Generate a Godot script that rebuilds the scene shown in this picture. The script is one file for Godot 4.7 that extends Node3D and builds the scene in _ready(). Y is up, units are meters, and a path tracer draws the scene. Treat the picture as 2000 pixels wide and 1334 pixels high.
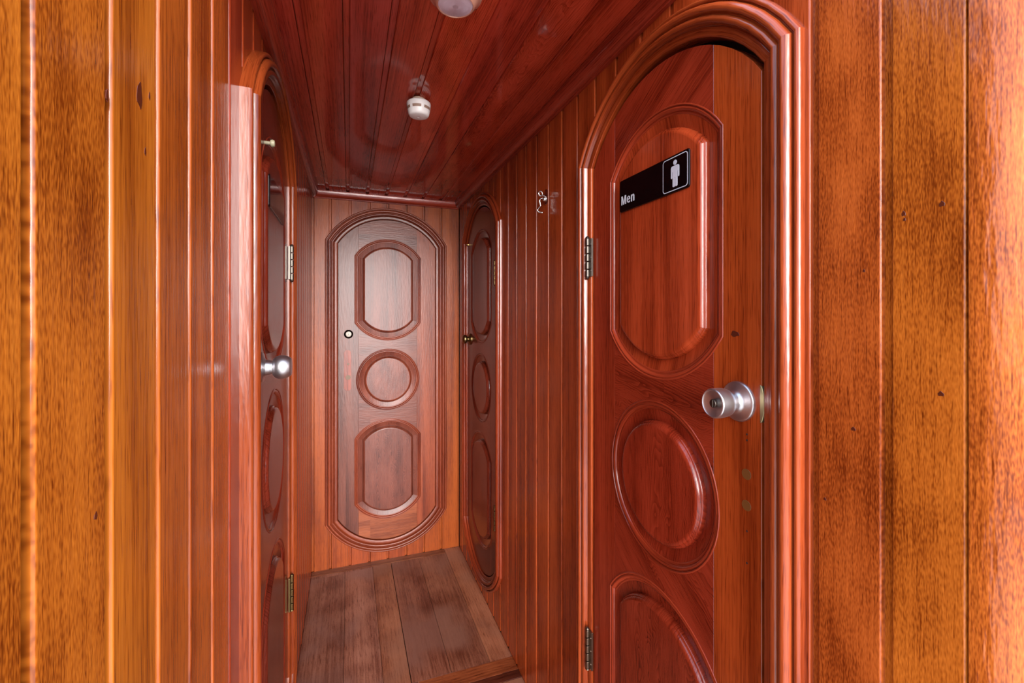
extends Node3D

# Varnished mahogany passage of a boat. y up, metres; the camera stands 1.4 m above the floor,
# the passage runs along -z.
const EYE := 1.4
const LEFT := -0.1911
const RIGHT := 0.6328
const BACK := -2.676
const CEIL := 2.09
const ROOF_START := 0.64  # roof begins here; the unseen stretch before it is cut away to admit skylight
const TEX_W := 0.40
const TEX_H := 2.30

var tex := {}
var mats := {}
var rng := RandomNumberGenerator.new()

# ------------------------------------------------------------------ mesh builder
class MB:
	var v := PackedVector3Array()
	var n := PackedVector3Array()
	var t := PackedVector2Array()

	func tri(a: Vector3, b: Vector3, c: Vector3, na: Vector3, nb: Vector3, nc: Vector3, ta: Vector2, tb: Vector2, tc: Vector2) -> void:
		if (b - a).cross(c - a).dot(na + nb + nc) > 0.0:
			v.append_array(PackedVector3Array([a, c, b]))
			n.append_array(PackedVector3Array([na, nc, nb]))
			t.append_array(PackedVector2Array([ta, tc, tb]))
		else:
			v.append_array(PackedVector3Array([a, b, c]))
			n.append_array(PackedVector3Array([na, nb, nc]))
			t.append_array(PackedVector2Array([ta, tb, tc]))

	func quad(a: Vector3, b: Vector3, c: Vector3, d: Vector3, na: Vector3, nb: Vector3, nc: Vector3, nd: Vector3, ta: Vector2, tb: Vector2, tc: Vector2, td: Vector2) -> void:
		tri(a, b, c, na, nb, nc, ta, tb, tc)
		tri(a, c, d, na, nc, nd, ta, tc, td)

	func flat(a: Vector3, b: Vector3, c: Vector3, d: Vector3, nn: Vector3, ta: Vector2, tb: Vector2, tc: Vector2, td: Vector2) -> void:
		quad(a, b, c, d, nn, nn, nn, nn, ta, tb, tc, td)

	func xform(x: Transform3D, from := 0) -> void:
		for i in range(from, v.size()):
			v[i] = x * v[i]
			n[i] = (x.basis * n[i]).normalized()

	func commit() -> ArrayMesh:
		var arr := []
		arr.resize(Mesh.ARRAY_MAX)
		arr[Mesh.ARRAY_VERTEX] = v
		arr[Mesh.ARRAY_NORMAL] = n
		arr[Mesh.ARRAY_TEX_UV] = t
		var m := ArrayMesh.new()
		m.add_surface_from_arrays(Mesh.PRIMITIVE_TRIANGLES, arr)
		return m


func put(mb: MB, called: String, m: Material, parent: Node) -> MeshInstance3D:
	var o := MeshInstance3D.new()
	o.name = called
	o.mesh = mb.commit()
	o.material_override = m
	parent.add_child(o, true)
	return o


func root(called: String, x: Transform3D, label: String, category: String, kind := "", group := "") -> Node3D:
	var o := Node3D.new()
	o.name = called
	o.transform = x
	o.set_meta("label", label)
	o.set_meta("category", category)
	if kind:
		o.set_meta("kind", kind)
	if group:
		o.set_meta("group", group)
	add_child(o, true)
	return o


# Normal where two profile segments meet: a much longer one keeps its own.
func meet(a, la: float, b, lb: float):
	if la > 3.0 * lb:
		return a
	if lb > 3.0 * la:
		return b
	return (a * la + b * lb).normalized()


# ------------------------------------------------------------------ textures
func layer(w: int, h: int, sw: int, sh: int, freq: float, sd: int, oct := 2) -> PackedByteArray:
	var nz := FastNoiseLite.new()
	nz.seed = sd
	nz.noise_type = FastNoiseLite.TYPE_SIMPLEX_SMOOTH
	nz.frequency = freq
	nz.fractal_octaves = oct
	var im := nz.get_image(sw, sh)
	im.resize(w, h, Image.INTERPOLATE_CUBIC)
	im.convert(Image.FORMAT_L8)
	return im.get_data()


func ramp(dark: Color, mid: Color, light: Color) -> PackedByteArray:
	var out := PackedByteArray()
	for i in 256:
		var f := i / 255.0
		var c := dark.lerp(mid, f * 2.0) if f < 0.5 else mid.lerp(light, f * 2.0 - 1.0)
		out.append_array(PackedByteArray([int(c.r * 255), int(c.g * 255), int(c.b * 255)]))
	return out


func wood_texture(kind: String, sd: int) -> ImageTexture:
	var w := 640
	var h := 1536
	var lut := ramp(Color(0.52, 0.40, 0.36), Color(0.84, 0.79, 0.76), Color(1.0, 1.0, 1.0))
	var streak := layer(w, h, w, 24, 0.12, sd, 3)
	var wide := layer(w, h, 40, 12, 0.12, sd + 1, 2)
	var pore := layer(w, h, w, h / 14, 0.35, sd + 2, 1)
	var blot := layer(w, h, 64, 160, 0.06, sd + 3, 3)
	var fleck := layer(w, h, w, h / 2, 0.32, sd + 4, 2)
	var data := PackedByteArray()
	data.resize(w * h * 3)
	var ks := 0.42
	var kw := 0.5
	var kp := 0.55
	var kb := 0.15
	var kf := 0.0
	var kc := 0.0
	var kh := 0.0
	var wear := layer(w, h, 30, 70, 0.075, sd + 6, 3) if kind == "floor" else PackedByteArray()
	match kind:
		"fleck":
			ks = 0.2; kw = 0.35; kp = 0.5; kb = 0.5; kf = 0.8
		"cathedral":
			ks = 0.22; kw = 0.3; kp = 0.5; kb = 0.35; kc = 0.34
		"floor":
			ks = 0.45; kw = 0.5; kp = 0.6; kb = 0.4; kf = 0.25; kh = 0.8
	var i := 0
	for y in h:
		var yy := float(y) / h * TEX_H
		for x in w:
			var b: float = blot[i] / 255.0 - 0.5
			var f := 0.5 + ks * (streak[i] / 255.0 - 0.5) + kw * (wide[i] / 255.0 - 0.5) + kb * b
			if kf > 0.0:
				f += kf * (fleck[i] / 255.0 - 0.5)
			if kc > 0.0:
				var xx := float(x) / w * TEX_W - 0.2 + 0.03 * b
				var ph := fposmod(sqrt(xx * xx * 5200.0 + 1.5) * 3.2 + yy * 16.0 + b * 5.0, 1.0)
				f += kc * (ph - 0.5)
			var p: float = pore[i] / 255.0
			if p > 0.66:
				f -= kp * (p - 0.66) * 2.6
			var k := clampi(int(f * 255.0), 0, 255) * 3
			var j := i * 3
			data[j] = lut[k]
			data[j + 1] = lut[k + 1]
			data[j + 2] = lut[k + 2]
			if kh > 0.0:
				var q := clampf((wear[i] / 255.0 - 0.47) * 3.0, 0.0, 1.0) * kh
				data[j] = int(lerpf(data[j], 205.0, q))
				data[j + 1] = int(lerpf(data[j + 1], 212.0, q))
				data[j + 2] = int(lerpf(data[j + 2], 225.0, q))
			i += 1
	return ImageTexture.create_from_image(Image.create_from_data(w, h, false, Image.FORMAT_RGB8, data))


func ripple_texture(sw: int, sh: int, freq: float, strength: float, sd: int) -> ImageTexture:
	var nz := FastNoiseLite.new()
	nz.seed = sd
	nz.noise_type = FastNoiseLite.TYPE_SIMPLEX_SMOOTH
	nz.frequency = freq
	nz.fractal_octaves = 3
	var im := nz.get_image(sw, sh)
	im.resize(640, 1536, Image.INTERPOLATE_CUBIC)
	im.convert(Image.FORMAT_RGBA8)
	im.bump_map_to_normal_map(strength)
	return ImageTexture.create_from_image(im)


func wood(kind: String, c: Color, rough := 0.22, bump := 0.3) -> StandardMaterial3D:
	var key := "%s %s %s %s" % [kind, c.to_html(), rough, bump]
	if not mats.has(key):
		var m := StandardMaterial3D.new()
		m.resource_name = "varnished wood"
		m.albedo_texture = tex[kind]
		m.albedo_color = c
		m.roughness = rough
		m.metallic_specular = 0.38 if rough > 0.28 else 0.5
		m.uv1_scale = Vector3(1.0 / (0.85 if kind == "floor" else TEX_W), 1.0 / TEX_H, 1.0)
		if bump > 0.0:
			m.normal_enabled = true
			m.normal_texture = tex["ripple"]
			m.normal_scale = bump
		mats[key] = m
	return mats[key]


func plain(c: Color, rough: float, metal := 0.0) -> StandardMaterial3D:
	var key := "plain %s %s %s" % [c.to_html(), rough, metal]
	if not mats.has(key):
		var m := StandardMaterial3D.new()
		m.albedo_color = c
		m.roughness = rough
		m.metallic = metal
		mats[key] = m
	return mats[key]


# ------------------------------------------------------------------ shapes
# Frames: X to the right as one faces the surface, Y up (or along), Z out of it.
func facing(origin: Vector3, x: Vector3, y: Vector3, z: Vector3) -> Transform3D:
	return Transform3D(Basis(x, y, z), origin)


func box(mb: MB, lo: Vector3, hi: Vector3, bev := 0.0, uv := Vector2.ZERO) -> void:
	var c := (lo + hi) / 2.0
	var e := (hi - lo) / 2.0
	for ax in 3:
		var u := (ax + 1) % 3
		var w := (ax + 2) % 3
		for s in [-1.0, 1.0]:
			var nn := Vector3.ZERO
			nn[ax] = s
			var pts := []
			var tt := []
			for k in [[-1, -1], [1, -1], [1, 1], [-1, 1]]:
				var p := Vector3.ZERO
				p[ax] = s * e[ax]
				p[u] = k[0] * (e[u] - bev)
				p[w] = k[1] * (e[w] - bev)
				p += c
				pts.append(p)
				tt.append(uv + (Vector2(p.x, p.y) if ax == 2 else Vector2(p.z, p.y) if ax == 0 else Vector2(p.x, p.z)))
			mb.flat(pts[0], pts[1], pts[2], pts[3], nn, tt[0], tt[1], tt[2], tt[3])
	if bev <= 0.0:
		return
	for ax in 3:
		var u := (ax + 1) % 3
		var w := (ax + 2) % 3
		for su in [-1.0, 1.0]:
			for sw in [-1.0, 1.0]:
				var nu := Vector3.ZERO
				var nw := Vector3.ZERO
				nu[u] = su
				nw[w] = sw
				var q := []
				for k in [[-1, 0], [1, 0], [1, 1], [-1, 1]]:
					var p := Vector3.ZERO
					p[ax] = k[0] * (e[ax] - bev)
					p[u] = su * (e[u] - bev * k[1])
					p[w] = sw * (e[w] - bev * (1 - k[1]))
					q.append(p + c)
				mb.quad(q[0], q[1], q[2], q[3], nu, nu, nw, nw, uv, uv, uv, uv)
	for sx in [-1.0, 1.0]:
		for sy in [-1.0, 1.0]:
			for sz in [-1.0, 1.0]:
				var a := c + Vector3(sx * e.x, sy * (e.y - bev), sz * (e.z - bev))
				var b := c + Vector3(sx * (e.x - bev), sy * e.y, sz * (e.z - bev))
				var d := c + Vector3(sx * (e.x - bev), sy * (e.y - bev), sz * e.z)
				mb.tri(a, b, d, Vector3(sx, 0, 0), Vector3(0, sy, 0), Vector3(0, 0, sz), uv, uv, uv)


# One board of the tongue-and-groove lining: x0..x1 across (its groove first), with an
# opening left for a door where there is one.
func plank(mb: MB, x0: float, x1: float, y0: float, y1: float, off: Vector2, door := {}, groove := 0.0105, depth := 0.0065) -> void:
	var g := groove
	var px := [[x0, -depth], [x0 + g - 0.0014, -depth], [x0 + g - 0.0013, -0.03], [x0 + g - 0.0001, -0.03], [x0 + g, -depth], [x0 + g + 0.0004, -0.0032], [x0 + g + 0.0012, -0.0012], [x0 + g + 0.0028, 0.0]]
	px.append_array([[x1 - 0.0032, 0.0], [x1 - 0.0016, -0.0009], [x1 - 0.0005, -0.0026], [x1, -depth]])
	var cuts := []
	if door:
		var lo: float = door.x - door.hw
		var hi: float = door.x + door.hw
		for k in 7:
			cuts.append(lerpf(x0 + g + 0.0028, x1 - 0.0032, k / 6.0))
		cuts.append_array([lo, hi])
	for q in cuts:
		for k in px.size() - 1:
			if px[k][0] < q - 1e-5 and px[k + 1][0] > q + 1e-5:
				px.insert(k + 1, [q, lerpf(px[k][1], px[k + 1][1], (q - px[k][0]) / (px[k + 1][0] - px[k][0]))])
				break
	var nn := []
	var ln := []
	for k in px.size() - 1:
		ln.append(Vector2(px[k + 1][0] - px[k][0], px[k + 1][1] - px[k][1]).length())
		nn.append(Vector3(-(px[k + 1][1] - px[k][1]), 0, px[k + 1][0] - px[k][0]).normalized())
	for k in px.size() - 1:
		var a = px[k]
		var b = px[k + 1]
		var na: Vector3 = nn[k]
		var nb: Vector3 = nn[k]
		if k > 0 and nn[k].dot(nn[k - 1]) > 0.6:
			na = meet(nn[k], ln[k], nn[k - 1], ln[k - 1])
		if k < nn.size() - 1 and nn[k].dot(nn[k + 1]) > 0.6:
			nb = meet(nn[k], ln[k], nn[k + 1], ln[k + 1])
		var spans := [[y0, y1, y0, y1]]
		if door:
			var mid: float = (a[0] + b[0]) / 2.0
			if absf(mid - door.x) < door.hw:
				spans = [[y0, arc_low(door, a[0]), y0, arc_low(door, b[0])], [arc_high(door, a[0]), y1, arc_high(door, b[0]), y1]]
		for s in spans:
			mb.quad(Vector3(a[0], s[0], a[1]), Vector3(b[0], s[2], b[1]), Vector3(b[0], s[3], b[1]), Vector3(a[0], s[1], a[1]), na, nb, nb, na,
				Vector2(a[0] - x0, s[0]) + off, Vector2(b[0] - x0, s[2]) + off, Vector2(b[0] - x0, s[3]) + off, Vector2(a[0] - x0, s[1]) + off)


func arc_high(d: Dictionary, x: float) -> float:
	return d.ct + sqrt(maxf(0.0, d.r * d.r - (x - d.x) * (x - d.x)))


func arc_low(d: Dictionary, x: float) -> float:
	return d.cb - sqrt(maxf(0.0, d.r * d.r - (x - d.x) * (x - d.x)))


# A closed outline: two straight sides and two arcs that meet them at a corner (straight false: a circle).
# Returns sections, each a list of [point, outward direction, run length].
func outline(s: Dictionary, d: float, steps := 20) -> Array:
	var out := []
	var r: float = s.r + d
	if s.get("circle", false):
		var sec := []
		for k in 57:
			var an := TAU * k / 56.0
			var dir := Vector2(cos(an), sin(an))
			sec.append([Vector2(0, s.ct) + dir * r, dir, an * s.r])
		return [sec]
	var hw: float = s.hw + d
	var rise := sqrt(r * r - hw * hw)
	var top: float = s.ct + rise
	var bot: float = s.cb - rise
	out.append([[Vector2(hw, bot), Vector2.RIGHT, 0.0], [Vector2(hw, top), Vector2.RIGHT, top - bot]])
	var a0 := atan2(rise, hw)
	var up := []
	var down := []
	for k in steps + 1:
		var an := lerpf(a0, PI - a0, float(k) / steps)
		var dir := Vector2(cos(an), sin(an))
		up.append([Vector2(0, s.ct) + dir * r, dir, (an - a0) * s.r])
		down.append([Vector2(0, s.cb) - dir * r, -dir, (an - a0) * s.r])
	out.append(up)
	out.append([[Vector2(-hw, top), Vector2.LEFT, 0.0], [Vector2(-hw, bot), Vector2.LEFT, top - bot]])
	out.append(down)
	return out


func flat_outline(s: Dictionary, d: float, steps := 20) -> PackedVector2Array:
	var out := PackedVector2Array()
	for sec in outline(s, d, steps):
		for k in sec.size() - 1:
			out.append(sec[k][0])
	return out


# Sweeps a profile of [distance outward, height] round an outline; corners are mitred.
func sweep(mb: MB, s: Dictionary, prof: Array, planar := false) -> void:
	var rings := []
	for p in prof:
		rings.append(outline(s, p[0]))
	var nn := []
	var ln := []
	var run := [0.0]
	for j in prof.size() - 1:
		var e := Vector2(prof[j + 1][0] - prof[j][0], prof[j + 1][1] - prof[j][1])
		nn.append(Vector2(-e.y, e.x).normalized())
		if nn[j].y < -0.01 or (absf(nn[j].y) <= 0.01 and false):
			nn[j] = -nn[j]
		run.append(run[j] + e.length())
		ln.append(e.length())
	for j in prof.size() - 1:
		var n0: Vector2 = nn[j]
		var n1: Vector2 = nn[j]
		if j > 0 and nn[j].dot(nn[j - 1]) > 0.55:
			n0 = meet(nn[j], ln[j], nn[j - 1], ln[j - 1])
		if j < nn.size() - 1 and nn[j].dot(nn[j + 1]) > 0.55:
			n1 = meet(nn[j], ln[j], nn[j + 1], ln[j + 1])
		for c in rings[j].size():
			var a: Array = rings[j][c]
			var b: Array = rings[j + 1][c]
			for k in a.size() - 1:
				var q := []
				for e in [[a[k], j, n0], [a[k + 1], j, n0], [b[k + 1], j + 1, n1], [b[k], j + 1, n1]]:
					var pt: Vector2 = e[0][0]
					var dir: Vector2 = e[0][1]
					var nr: Vector2 = e[2]
					q.append([Vector3(pt.x, pt.y, prof[e[1]][1]), Vector3(dir.x * nr.x, dir.y * nr.x, nr.y), pt + Vector2(0.2, 0) if planar else Vector2(run[e[1]] + 0.05 * (c % 3), e[0][2] + 0.3 * c)])
				mb.quad(q[0][0], q[1][0], q[2][0], q[3][0], q[0][1], q[1][1], q[2][1], q[3][1], q[0][2], q[1][2], q[2][2], q[3][2])


# A flat piece of board cut to a polygon, from z0 up to z1, its upper edge eased.
func slab(mb: MB, poly: PackedVector2Array, z0: float, z1: float, turn: float, off: Vector2, ease := 0.0007) -> void:
	if Geometry2D.is_polygon_clockwise(poly):
		poly.reverse()
	var cnt := poly.size()
	var inner := PackedVector2Array()
	for k in cnt:
		var e0 := (poly[k] - poly[(k + cnt - 1) % cnt]).normalized()
		var e1 := (poly[(k + 1) % cnt] - poly[k]).normalized()
		var m := Vector2(-e0.y - e1.y, e0.x + e1.x).normalized()
		inner.append(poly[k] + m * ease)
	var uv := func(p: Vector2) -> Vector2: return p.rotated(turn) + off
	var ids := Geometry2D.triangulate_polygon(inner)
	var up := Vector3(0, 0, 1)
	for k in range(0, ids.size(), 3):
		var a := inner[ids[k]]
		var b := inner[ids[k + 1]]
		var c := inner[ids[k + 2]]
		mb.tri(Vector3(a.x, a.y, z1), Vector3(b.x, b.y, z1), Vector3(c.x, c.y, z1), up, up, up, uv.call(a), uv.call(b), uv.call(c))
	for k in cnt:
		var q := (k + 1) % cnt
		var e := (poly[q] - poly[k]).normalized()
		var nn := Vector3(e.y, -e.x, 0)
		var ne := Vector3(e.y, -e.x, 1).normalized()
		mb.flat(Vector3(inner[k].x, inner[k].y, z1), Vector3(inner[q].x, inner[q].y, z1), Vector3(poly[q].x, poly[q].y, z1 - ease), Vector3(poly[k].x, poly[k].y, z1 - ease), ne, uv.call(poly[k]), uv.call(poly[q]), uv.call(poly[q]), uv.call(poly[k]))
		mb.flat(Vector3(poly[k].x, poly[k].y, z0), Vector3(poly[q].x, poly[q].y, z0), Vector3(poly[q].x, poly[q].y, z1 - ease), Vector3(poly[k].x, poly[k].y, z1 - ease), nn, uv.call(poly[k]), uv.call(poly[q]), uv.call(poly[q]), uv.call(poly[k]))


# A turned piece: profile of [radius, height] about Z.
func lathe(mb: MB, prof: Array, x := Transform3D(), sides := 40, sharp := 0.7) -> void:
	var from := mb.v.size()
	var nn := []
	var ln := []
	for j in prof.size() - 1:
		var e := Vector2(prof[j + 1][0] - prof[j][0], prof[j + 1][1] - prof[j][1])
		ln.append(e.length())
		nn.append(Vector2(e.y, -e.x).normalized())
	for j in prof.size() - 1:
		var n0: Vector2 = nn[j]
		var n1: Vector2 = nn[j]
		if j > 0 and nn[j].dot(nn[j - 1]) > sharp:
			n0 = meet(nn[j], ln[j], nn[j - 1], ln[j - 1])
		if j < nn.size() - 1 and nn[j].dot(nn[j + 1]) > sharp:
			n1 = meet(nn[j], ln[j], nn[j + 1], ln[j + 1])
		for k in sides:
			var q := []
			for e in [[j, k, n0], [j, k + 1, n0], [j + 1, k + 1, n1], [j + 1, k, n1]]:
				var an: float = TAU * e[1] / sides
				var cs := Vector2(cos(an), sin(an))
				var nr: Vector2 = e[2]
				q.append([Vector3(cs.x * prof[e[0]][0], cs.y * prof[e[0]][0], prof[e[0]][1]), Vector3(cs.x * nr.x, cs.y * nr.x, nr.y)])
			mb.quad(q[0][0], q[1][0], q[2][0], q[3][0], q[0][1], q[1][1], q[2][1], q[3][1], Vector2(0, 0), Vector2(0.1, 0), Vector2(0.1, 0.1), Vector2(0, 0.1))
	mb.xform(x, from)


# A tube along points.
func tube(mb: MB, pts: Array, radii: Array, sides := 10) -> void:
	var rings := []
	var up := Vector3(0.13, 0.97, 0.2).normalized()
	for k in pts.size():
		var d: Vector3 = ((pts[mini(k + 1, pts.size() - 1)] as Vector3) - (pts[maxi(k - 1, 0)] as Vector3)).normalized()
		var s := d.cross(up).normalized()
		up = s.cross(d).normalized()
		var ring := []
		for j in sides + 1:
			var an := TAU * j / sides
			var dir := s * cos(an) + up * sin(an)
			ring.append([pts[k] + dir * radii[k], dir])
		rings.append(ring)
	for k in pts.size() - 1:
		for j in sides:
			var a = rings[k][j]
			var b = rings[k][j + 1]
			var c = rings[k + 1][j + 1]
			var d = rings[k + 1][j]
			mb.quad(a[0], b[0], c[0], d[0], a[1], b[1], c[1], d[1], Vector2.ZERO, Vector2.ZERO, Vector2.ZERO, Vector2.ZERO)
	for e in [0, pts.size() - 1]:
		for j in sides:
			var nrm: Vector3 = ((pts[e] as Vector3) - (pts[1] if e == 0 else pts[e - 1])).normalized()
			mb.tri(pts[e], rings[e][j][0], rings[e][j + 1][0], nrm, nrm, nrm, Vector2.ZERO, Vector2.ZERO, Vector2.ZERO)


# A straight moulding: closed or open profile in the (x, z) plane, swept along Y, ends given per point.
func moulding(mb: MB, prof: Array, y_lo: Array, y_hi: Array, off: Vector2) -> void:
	var nn := []
	var ln := []
	var run := [0.0]
	for j in prof.size() - 1:
		var e: Vector2 = prof[j + 1] - prof[j]
		nn.append(Vector2(-e.y, e.x).normalized())
		run.append(run[j] + e.length())
		ln.append(e.length())
	for j in prof.size() - 1:
		var n0: Vector2 = nn[j]
		var n1: Vector2 = nn[j]
		if j > 0 and nn[j].dot(nn[j - 1]) > 0.6:
			n0 = meet(nn[j], ln[j], nn[j - 1], ln[j - 1])
		if j < nn.size() - 1 and nn[j].dot(nn[j + 1]) > 0.6:
			n1 = meet(nn[j], ln[j], nn[j + 1], ln[j + 1])
		var a: Vector2 = prof[j]
		var b: Vector2 = prof[j + 1]
		var va := Vector3(n0.x, 0, n0.y)
		var vb := Vector3(n1.x, 0, n1.y)
		mb.quad(Vector3(a.x, y_lo[j], a.y), Vector3(b.x, y_lo[j + 1], b.y), Vector3(b.x, y_hi[j + 1], b.y), Vector3(a.x, y_hi[j], a.y), va, vb, vb, va,
			off + Vector2(run[j], y_lo[j]), off + Vector2(run[j + 1], y_lo[j + 1]), off + Vector2(run[j + 1], y_hi[j + 1]), off + Vector2(run[j], y_hi[j]))


# ------------------------------------------------------------------ doors
const LEAF := {"hw": 0.272, "r": 0.3205, "ct": 0.2395 + EYE, "cb": -0.9655 + EYE}
const TOP := {"hw": 0.128, "r": 0.163, "ct": 0.227 + EYE, "cb": 0.083 + EYE}
const MID := {"circle": true, "r": 0.120, "ct": -0.362 + EYE}
const LOW := {"hw": 0.128, "r": 0.163, "ct": -0.809 + EYE, "cb": -0.946 + EYE}
const FRAME := [[0.0672, -0.004], [0.067, 0.005], [0.0655, 0.0095], [0.0625, 0.0118], [0.0590, 0.0115], [0.0572, 0.0095], [0.0562, 0.0052], [0.0548, 0.0052], [0.0540, 0.0120], [0.0515, 0.0180], [0.0470, 0.0214], [0.0420, 0.0210], [0.0390, 0.0185], [0.0378, 0.0130], [0.0368, 0.0105],
	[0.0352, 0.0105], [0.0340, 0.0140], [0.0315, 0.0170], [0.0280, 0.0184], [0.0240, 0.0178], [0.0215, 0.0155], [0.0205, 0.0105], [0.0190, 0.0064], [0.0178, 0.0054], [0.0166, 0.0060], [0.0140, 0.0064], [0.0080, 0.0056], [0.0030, 0.0048], [0.0008, 0.0030], [0.0, -0.026]]
const RING := [[0.0580, -0.0004], [0.0572, 0.0012], [0.0555, 0.0016], [0.0540, 0.0008], [0.0532, -0.0014], [0.0522, -0.0012], [0.0505, 0.0004], [0.0480, 0.0002], [0.0455, -0.0018], [0.0440, -0.0040], [0.0434, -0.0058], [0.0424, -0.0056], [0.0405, -0.0056], [0.0388, -0.0064], [0.0372, -0.0080]]
const FIELD := [[0.0380, -0.0066], [0.0240, -0.0102], [0.0136, -0.0126], [0.0130, -0.0070], [0.0120, -0.0045], [0.0106, -0.0030], [0.0090, -0.0024], [0.0082, -0.0004], [0.0068, 0.0024], [0.0046, 0.0042], [0.0018, 0.0050], [0.0, 0.0052]]
const STILE := 0.163


func hole(s: Dictionary) -> Dictionary:
	return {"x": s.x, "hw": 0.272 + 0.034, "r": 0.3205 + 0.034, "ct": LEAF.ct, "cb": LEAF.cb}


func door(called: String, x: Transform3D, label: String, o: Dictionary) -> Node3D:
	var d := root(called, x, label, "door", "structure")
	var lift: float = o.get("lift", 0.0)
	var tones: Array = o.tones
	var gloss: float = o.get("rough", 0.2)
	var mb := MB.new()
	var frame_prof := []
	for p in FRAME:
		frame_prof.append([p[0], p[1] + (lift if p[1] > 0.0 else 0.0)])
	sweep(mb, LEAF, frame_prof)
	put(mb, "frame_moulding", wood("stripe", tones[0], gloss), d)
	# the leaf hangs a little low in its frame: a dark slit shows above it
	var leaf := LEAF.duplicate()
	leaf.ct -= o.get("hang", 0.005)
	leaf.cb += 0.003
	var whole := flat_outline(leaf, -0.0065 if o.has("rail_turn") else -0.0035 if lift > 0.0 else -0.001)
	var top_cut := flat_outline(TOP, 0.0565)
	var mid_cut := flat_outline(MID, 0.0565)
	var low_cut := flat_outline(LOW, 0.0565)
	var bits := []
	bits.append(["stile", PackedVector2Array([Vector2(-0.4, -0.2), Vector2(-STILE - 0.0003, -0.2), Vector2(-STILE - 0.0003, 2.3), Vector2(-0.4, 2.3)]), 0.0, tones[1], "stripe"])
	bits.append(["stile", PackedVector2Array([Vector2(STILE + 0.0003, -0.2), Vector2(0.4, -0.2), Vector2(0.4, 2.3), Vector2(STILE + 0.0003, 2.3)]), 0.0, tones[2], o.get("near_kind", "stripe")])
	bits.append(["rail", PackedVector2Array([Vector2(-STILE, 1.5), Vector2(STILE, 1.5), Vector2(STILE, 2.3), Vector2(-STILE, 2.3)]), o.get("rail_turn", PI / 2.0), tones[3], "stripe"])
	bits.append(["rail", PackedVector2Array([Vector2(-STILE, MID.ct), Vector2(STILE, MID.ct), Vector2(STILE, 1.5), Vector2(-STILE, 1.5)]), PI / 2.0 + 0.1, tones[3], "cathedral"])
	bits.append(["rail", PackedVector2Array([Vector2(-STILE, 0.5), Vector2(STILE, 0.5), Vector2(STILE, MID.ct), Vector2(-STILE, MID.ct)]), 2.2 if o.has("rail_turn") else PI / 2.0, tones[3], "cathedral"])
	bits.append(["rail", PackedVector2Array([Vector2(-STILE, -0.2), Vector2(STILE, -0.2), Vector2(STILE, 0.5), Vector2(-STILE, 0.5)]), PI / 2.0, tones[4], "stripe"])
	for b in bits:
		var polys := [b[1]]
		polys = Geometry2D.intersect_polygons(whole, b[1])
		for cut in [top_cut, mid_cut, low_cut]:
			var rest := []
			for p in polys:
				for q in Geometry2D.clip_polygons(p, cut):
					if not Geometry2D.is_polygon_clockwise(q):
						rest.append(q)
			polys = rest
		mb = MB.new()
		for p in polys:
			slab(mb, p, lift - 0.034, lift, b[2], Vector2(0.5 + rng.randf() * 0.2, 0.1))
		put(mb, b[0], wood(b[4], b[3], gloss), d)
	var k := 0
	for s in [TOP, MID, LOW]:
		mb = MB.new()
		var prof := []
		for p in FIELD:
			prof.append([p[0], p[1] + lift])
		sweep(mb, s, prof, true)
		var cap := flat_outline(s, 0.0)
		var off := Vector2(0.2 + 0.03 * k, 0)
		if s == MID:
			off = Vector2(0.2, -0.2)
		slab(mb, cap, lift - 0.02, lift + 0.0052, 0.0, off, 0.0)
		var pn := put(mb, "panel", wood(["stripe", "cathedral", "cathedral"][k] if o.has("rail_turn") else ["stripe", "fleck", "cathedral"][k], tones[5 + k], o.get("panel_rough", 0.2)), d)
		mb = MB.new()
		prof = []
		for p in RING:
			prof.append([p[0], p[1] + lift])
		sweep(mb, s, prof)
		put(mb, "panel_moulding", wood("stripe", tones[8], gloss), pn)
		k += 1
	return d


func hinge(d: Node3D, x: float, y: float, z: float, m: Material, leaf_side := 1.0) -> void:
	var mb := MB.new()
	var h := 0.108
	for k in 5:
		var a := -h / 2 + h * k / 5.0
		lathe(mb, [[0.0, a + 0.0012], [0.0050, a + 0.0012], [0.0058, a + 0.002], [0.0058, a + h / 5 - 0.002], [0.0050, a + h / 5 - 0.0012], [0.0, a + h / 5 - 0.0012]], Transform3D(Basis(Vector3(1, 0, 0), Vector3(0, 0, -1), Vector3(0, 1, 0)), Vector3(x, y, z + 0.0045)), 16)
	for s in [-1.0, 1.0]:
		lathe(mb, [[0.0058, 0.0], [0.0062, 0.001], [0.0050, 0.003], [0.0025, 0.0055], [0.0, 0.006]], Transform3D(Basis(Vector3(1, 0, 0), Vector3(0, 0, -s), Vector3(0, s, 0)), Vector3(x, y + s * h / 2, z + 0.0045)), 16)
	var hg := put(mb, "hinge", m, d)
	mb = MB.new()
	box(mb, Vector3(minf(x, x + leaf_side * 0.017), y - h / 2 + 0.002, z - 0.004), Vector3(maxf(x, x + leaf_side * 0.017), y + h / 2 - 0.002, z + 0.0015), 0.0006)
	for k in 3:
		lathe(mb, [[0.0034, 0.0], [0.003, 0.0008], [0.0, 0.001]], Transform3D(Basis(), Vector3(x + leaf_side * 0.0115, y + (k - 1) * 0.036, z + 0.0015)), 12)
	put(mb, "hinge_leaf", m, hg)


func knob(d: Node3D, x: float, y: float, z: float, rose: Array, grip: Array, m: Material, called := "knob") -> MeshInstance3D:
	var mb := MB.new()
	lathe(mb, grip, Transform3D(Basis(), Vector3(x, y, z)), 48)
	var kn := put(mb, called, m, d)
	mb = MB.new()
	lathe(mb, rose, Transform3D(Basis(), Vector3(x, y, z)), 48)
	put(mb, "rose", m, kn)
	return kn


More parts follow.
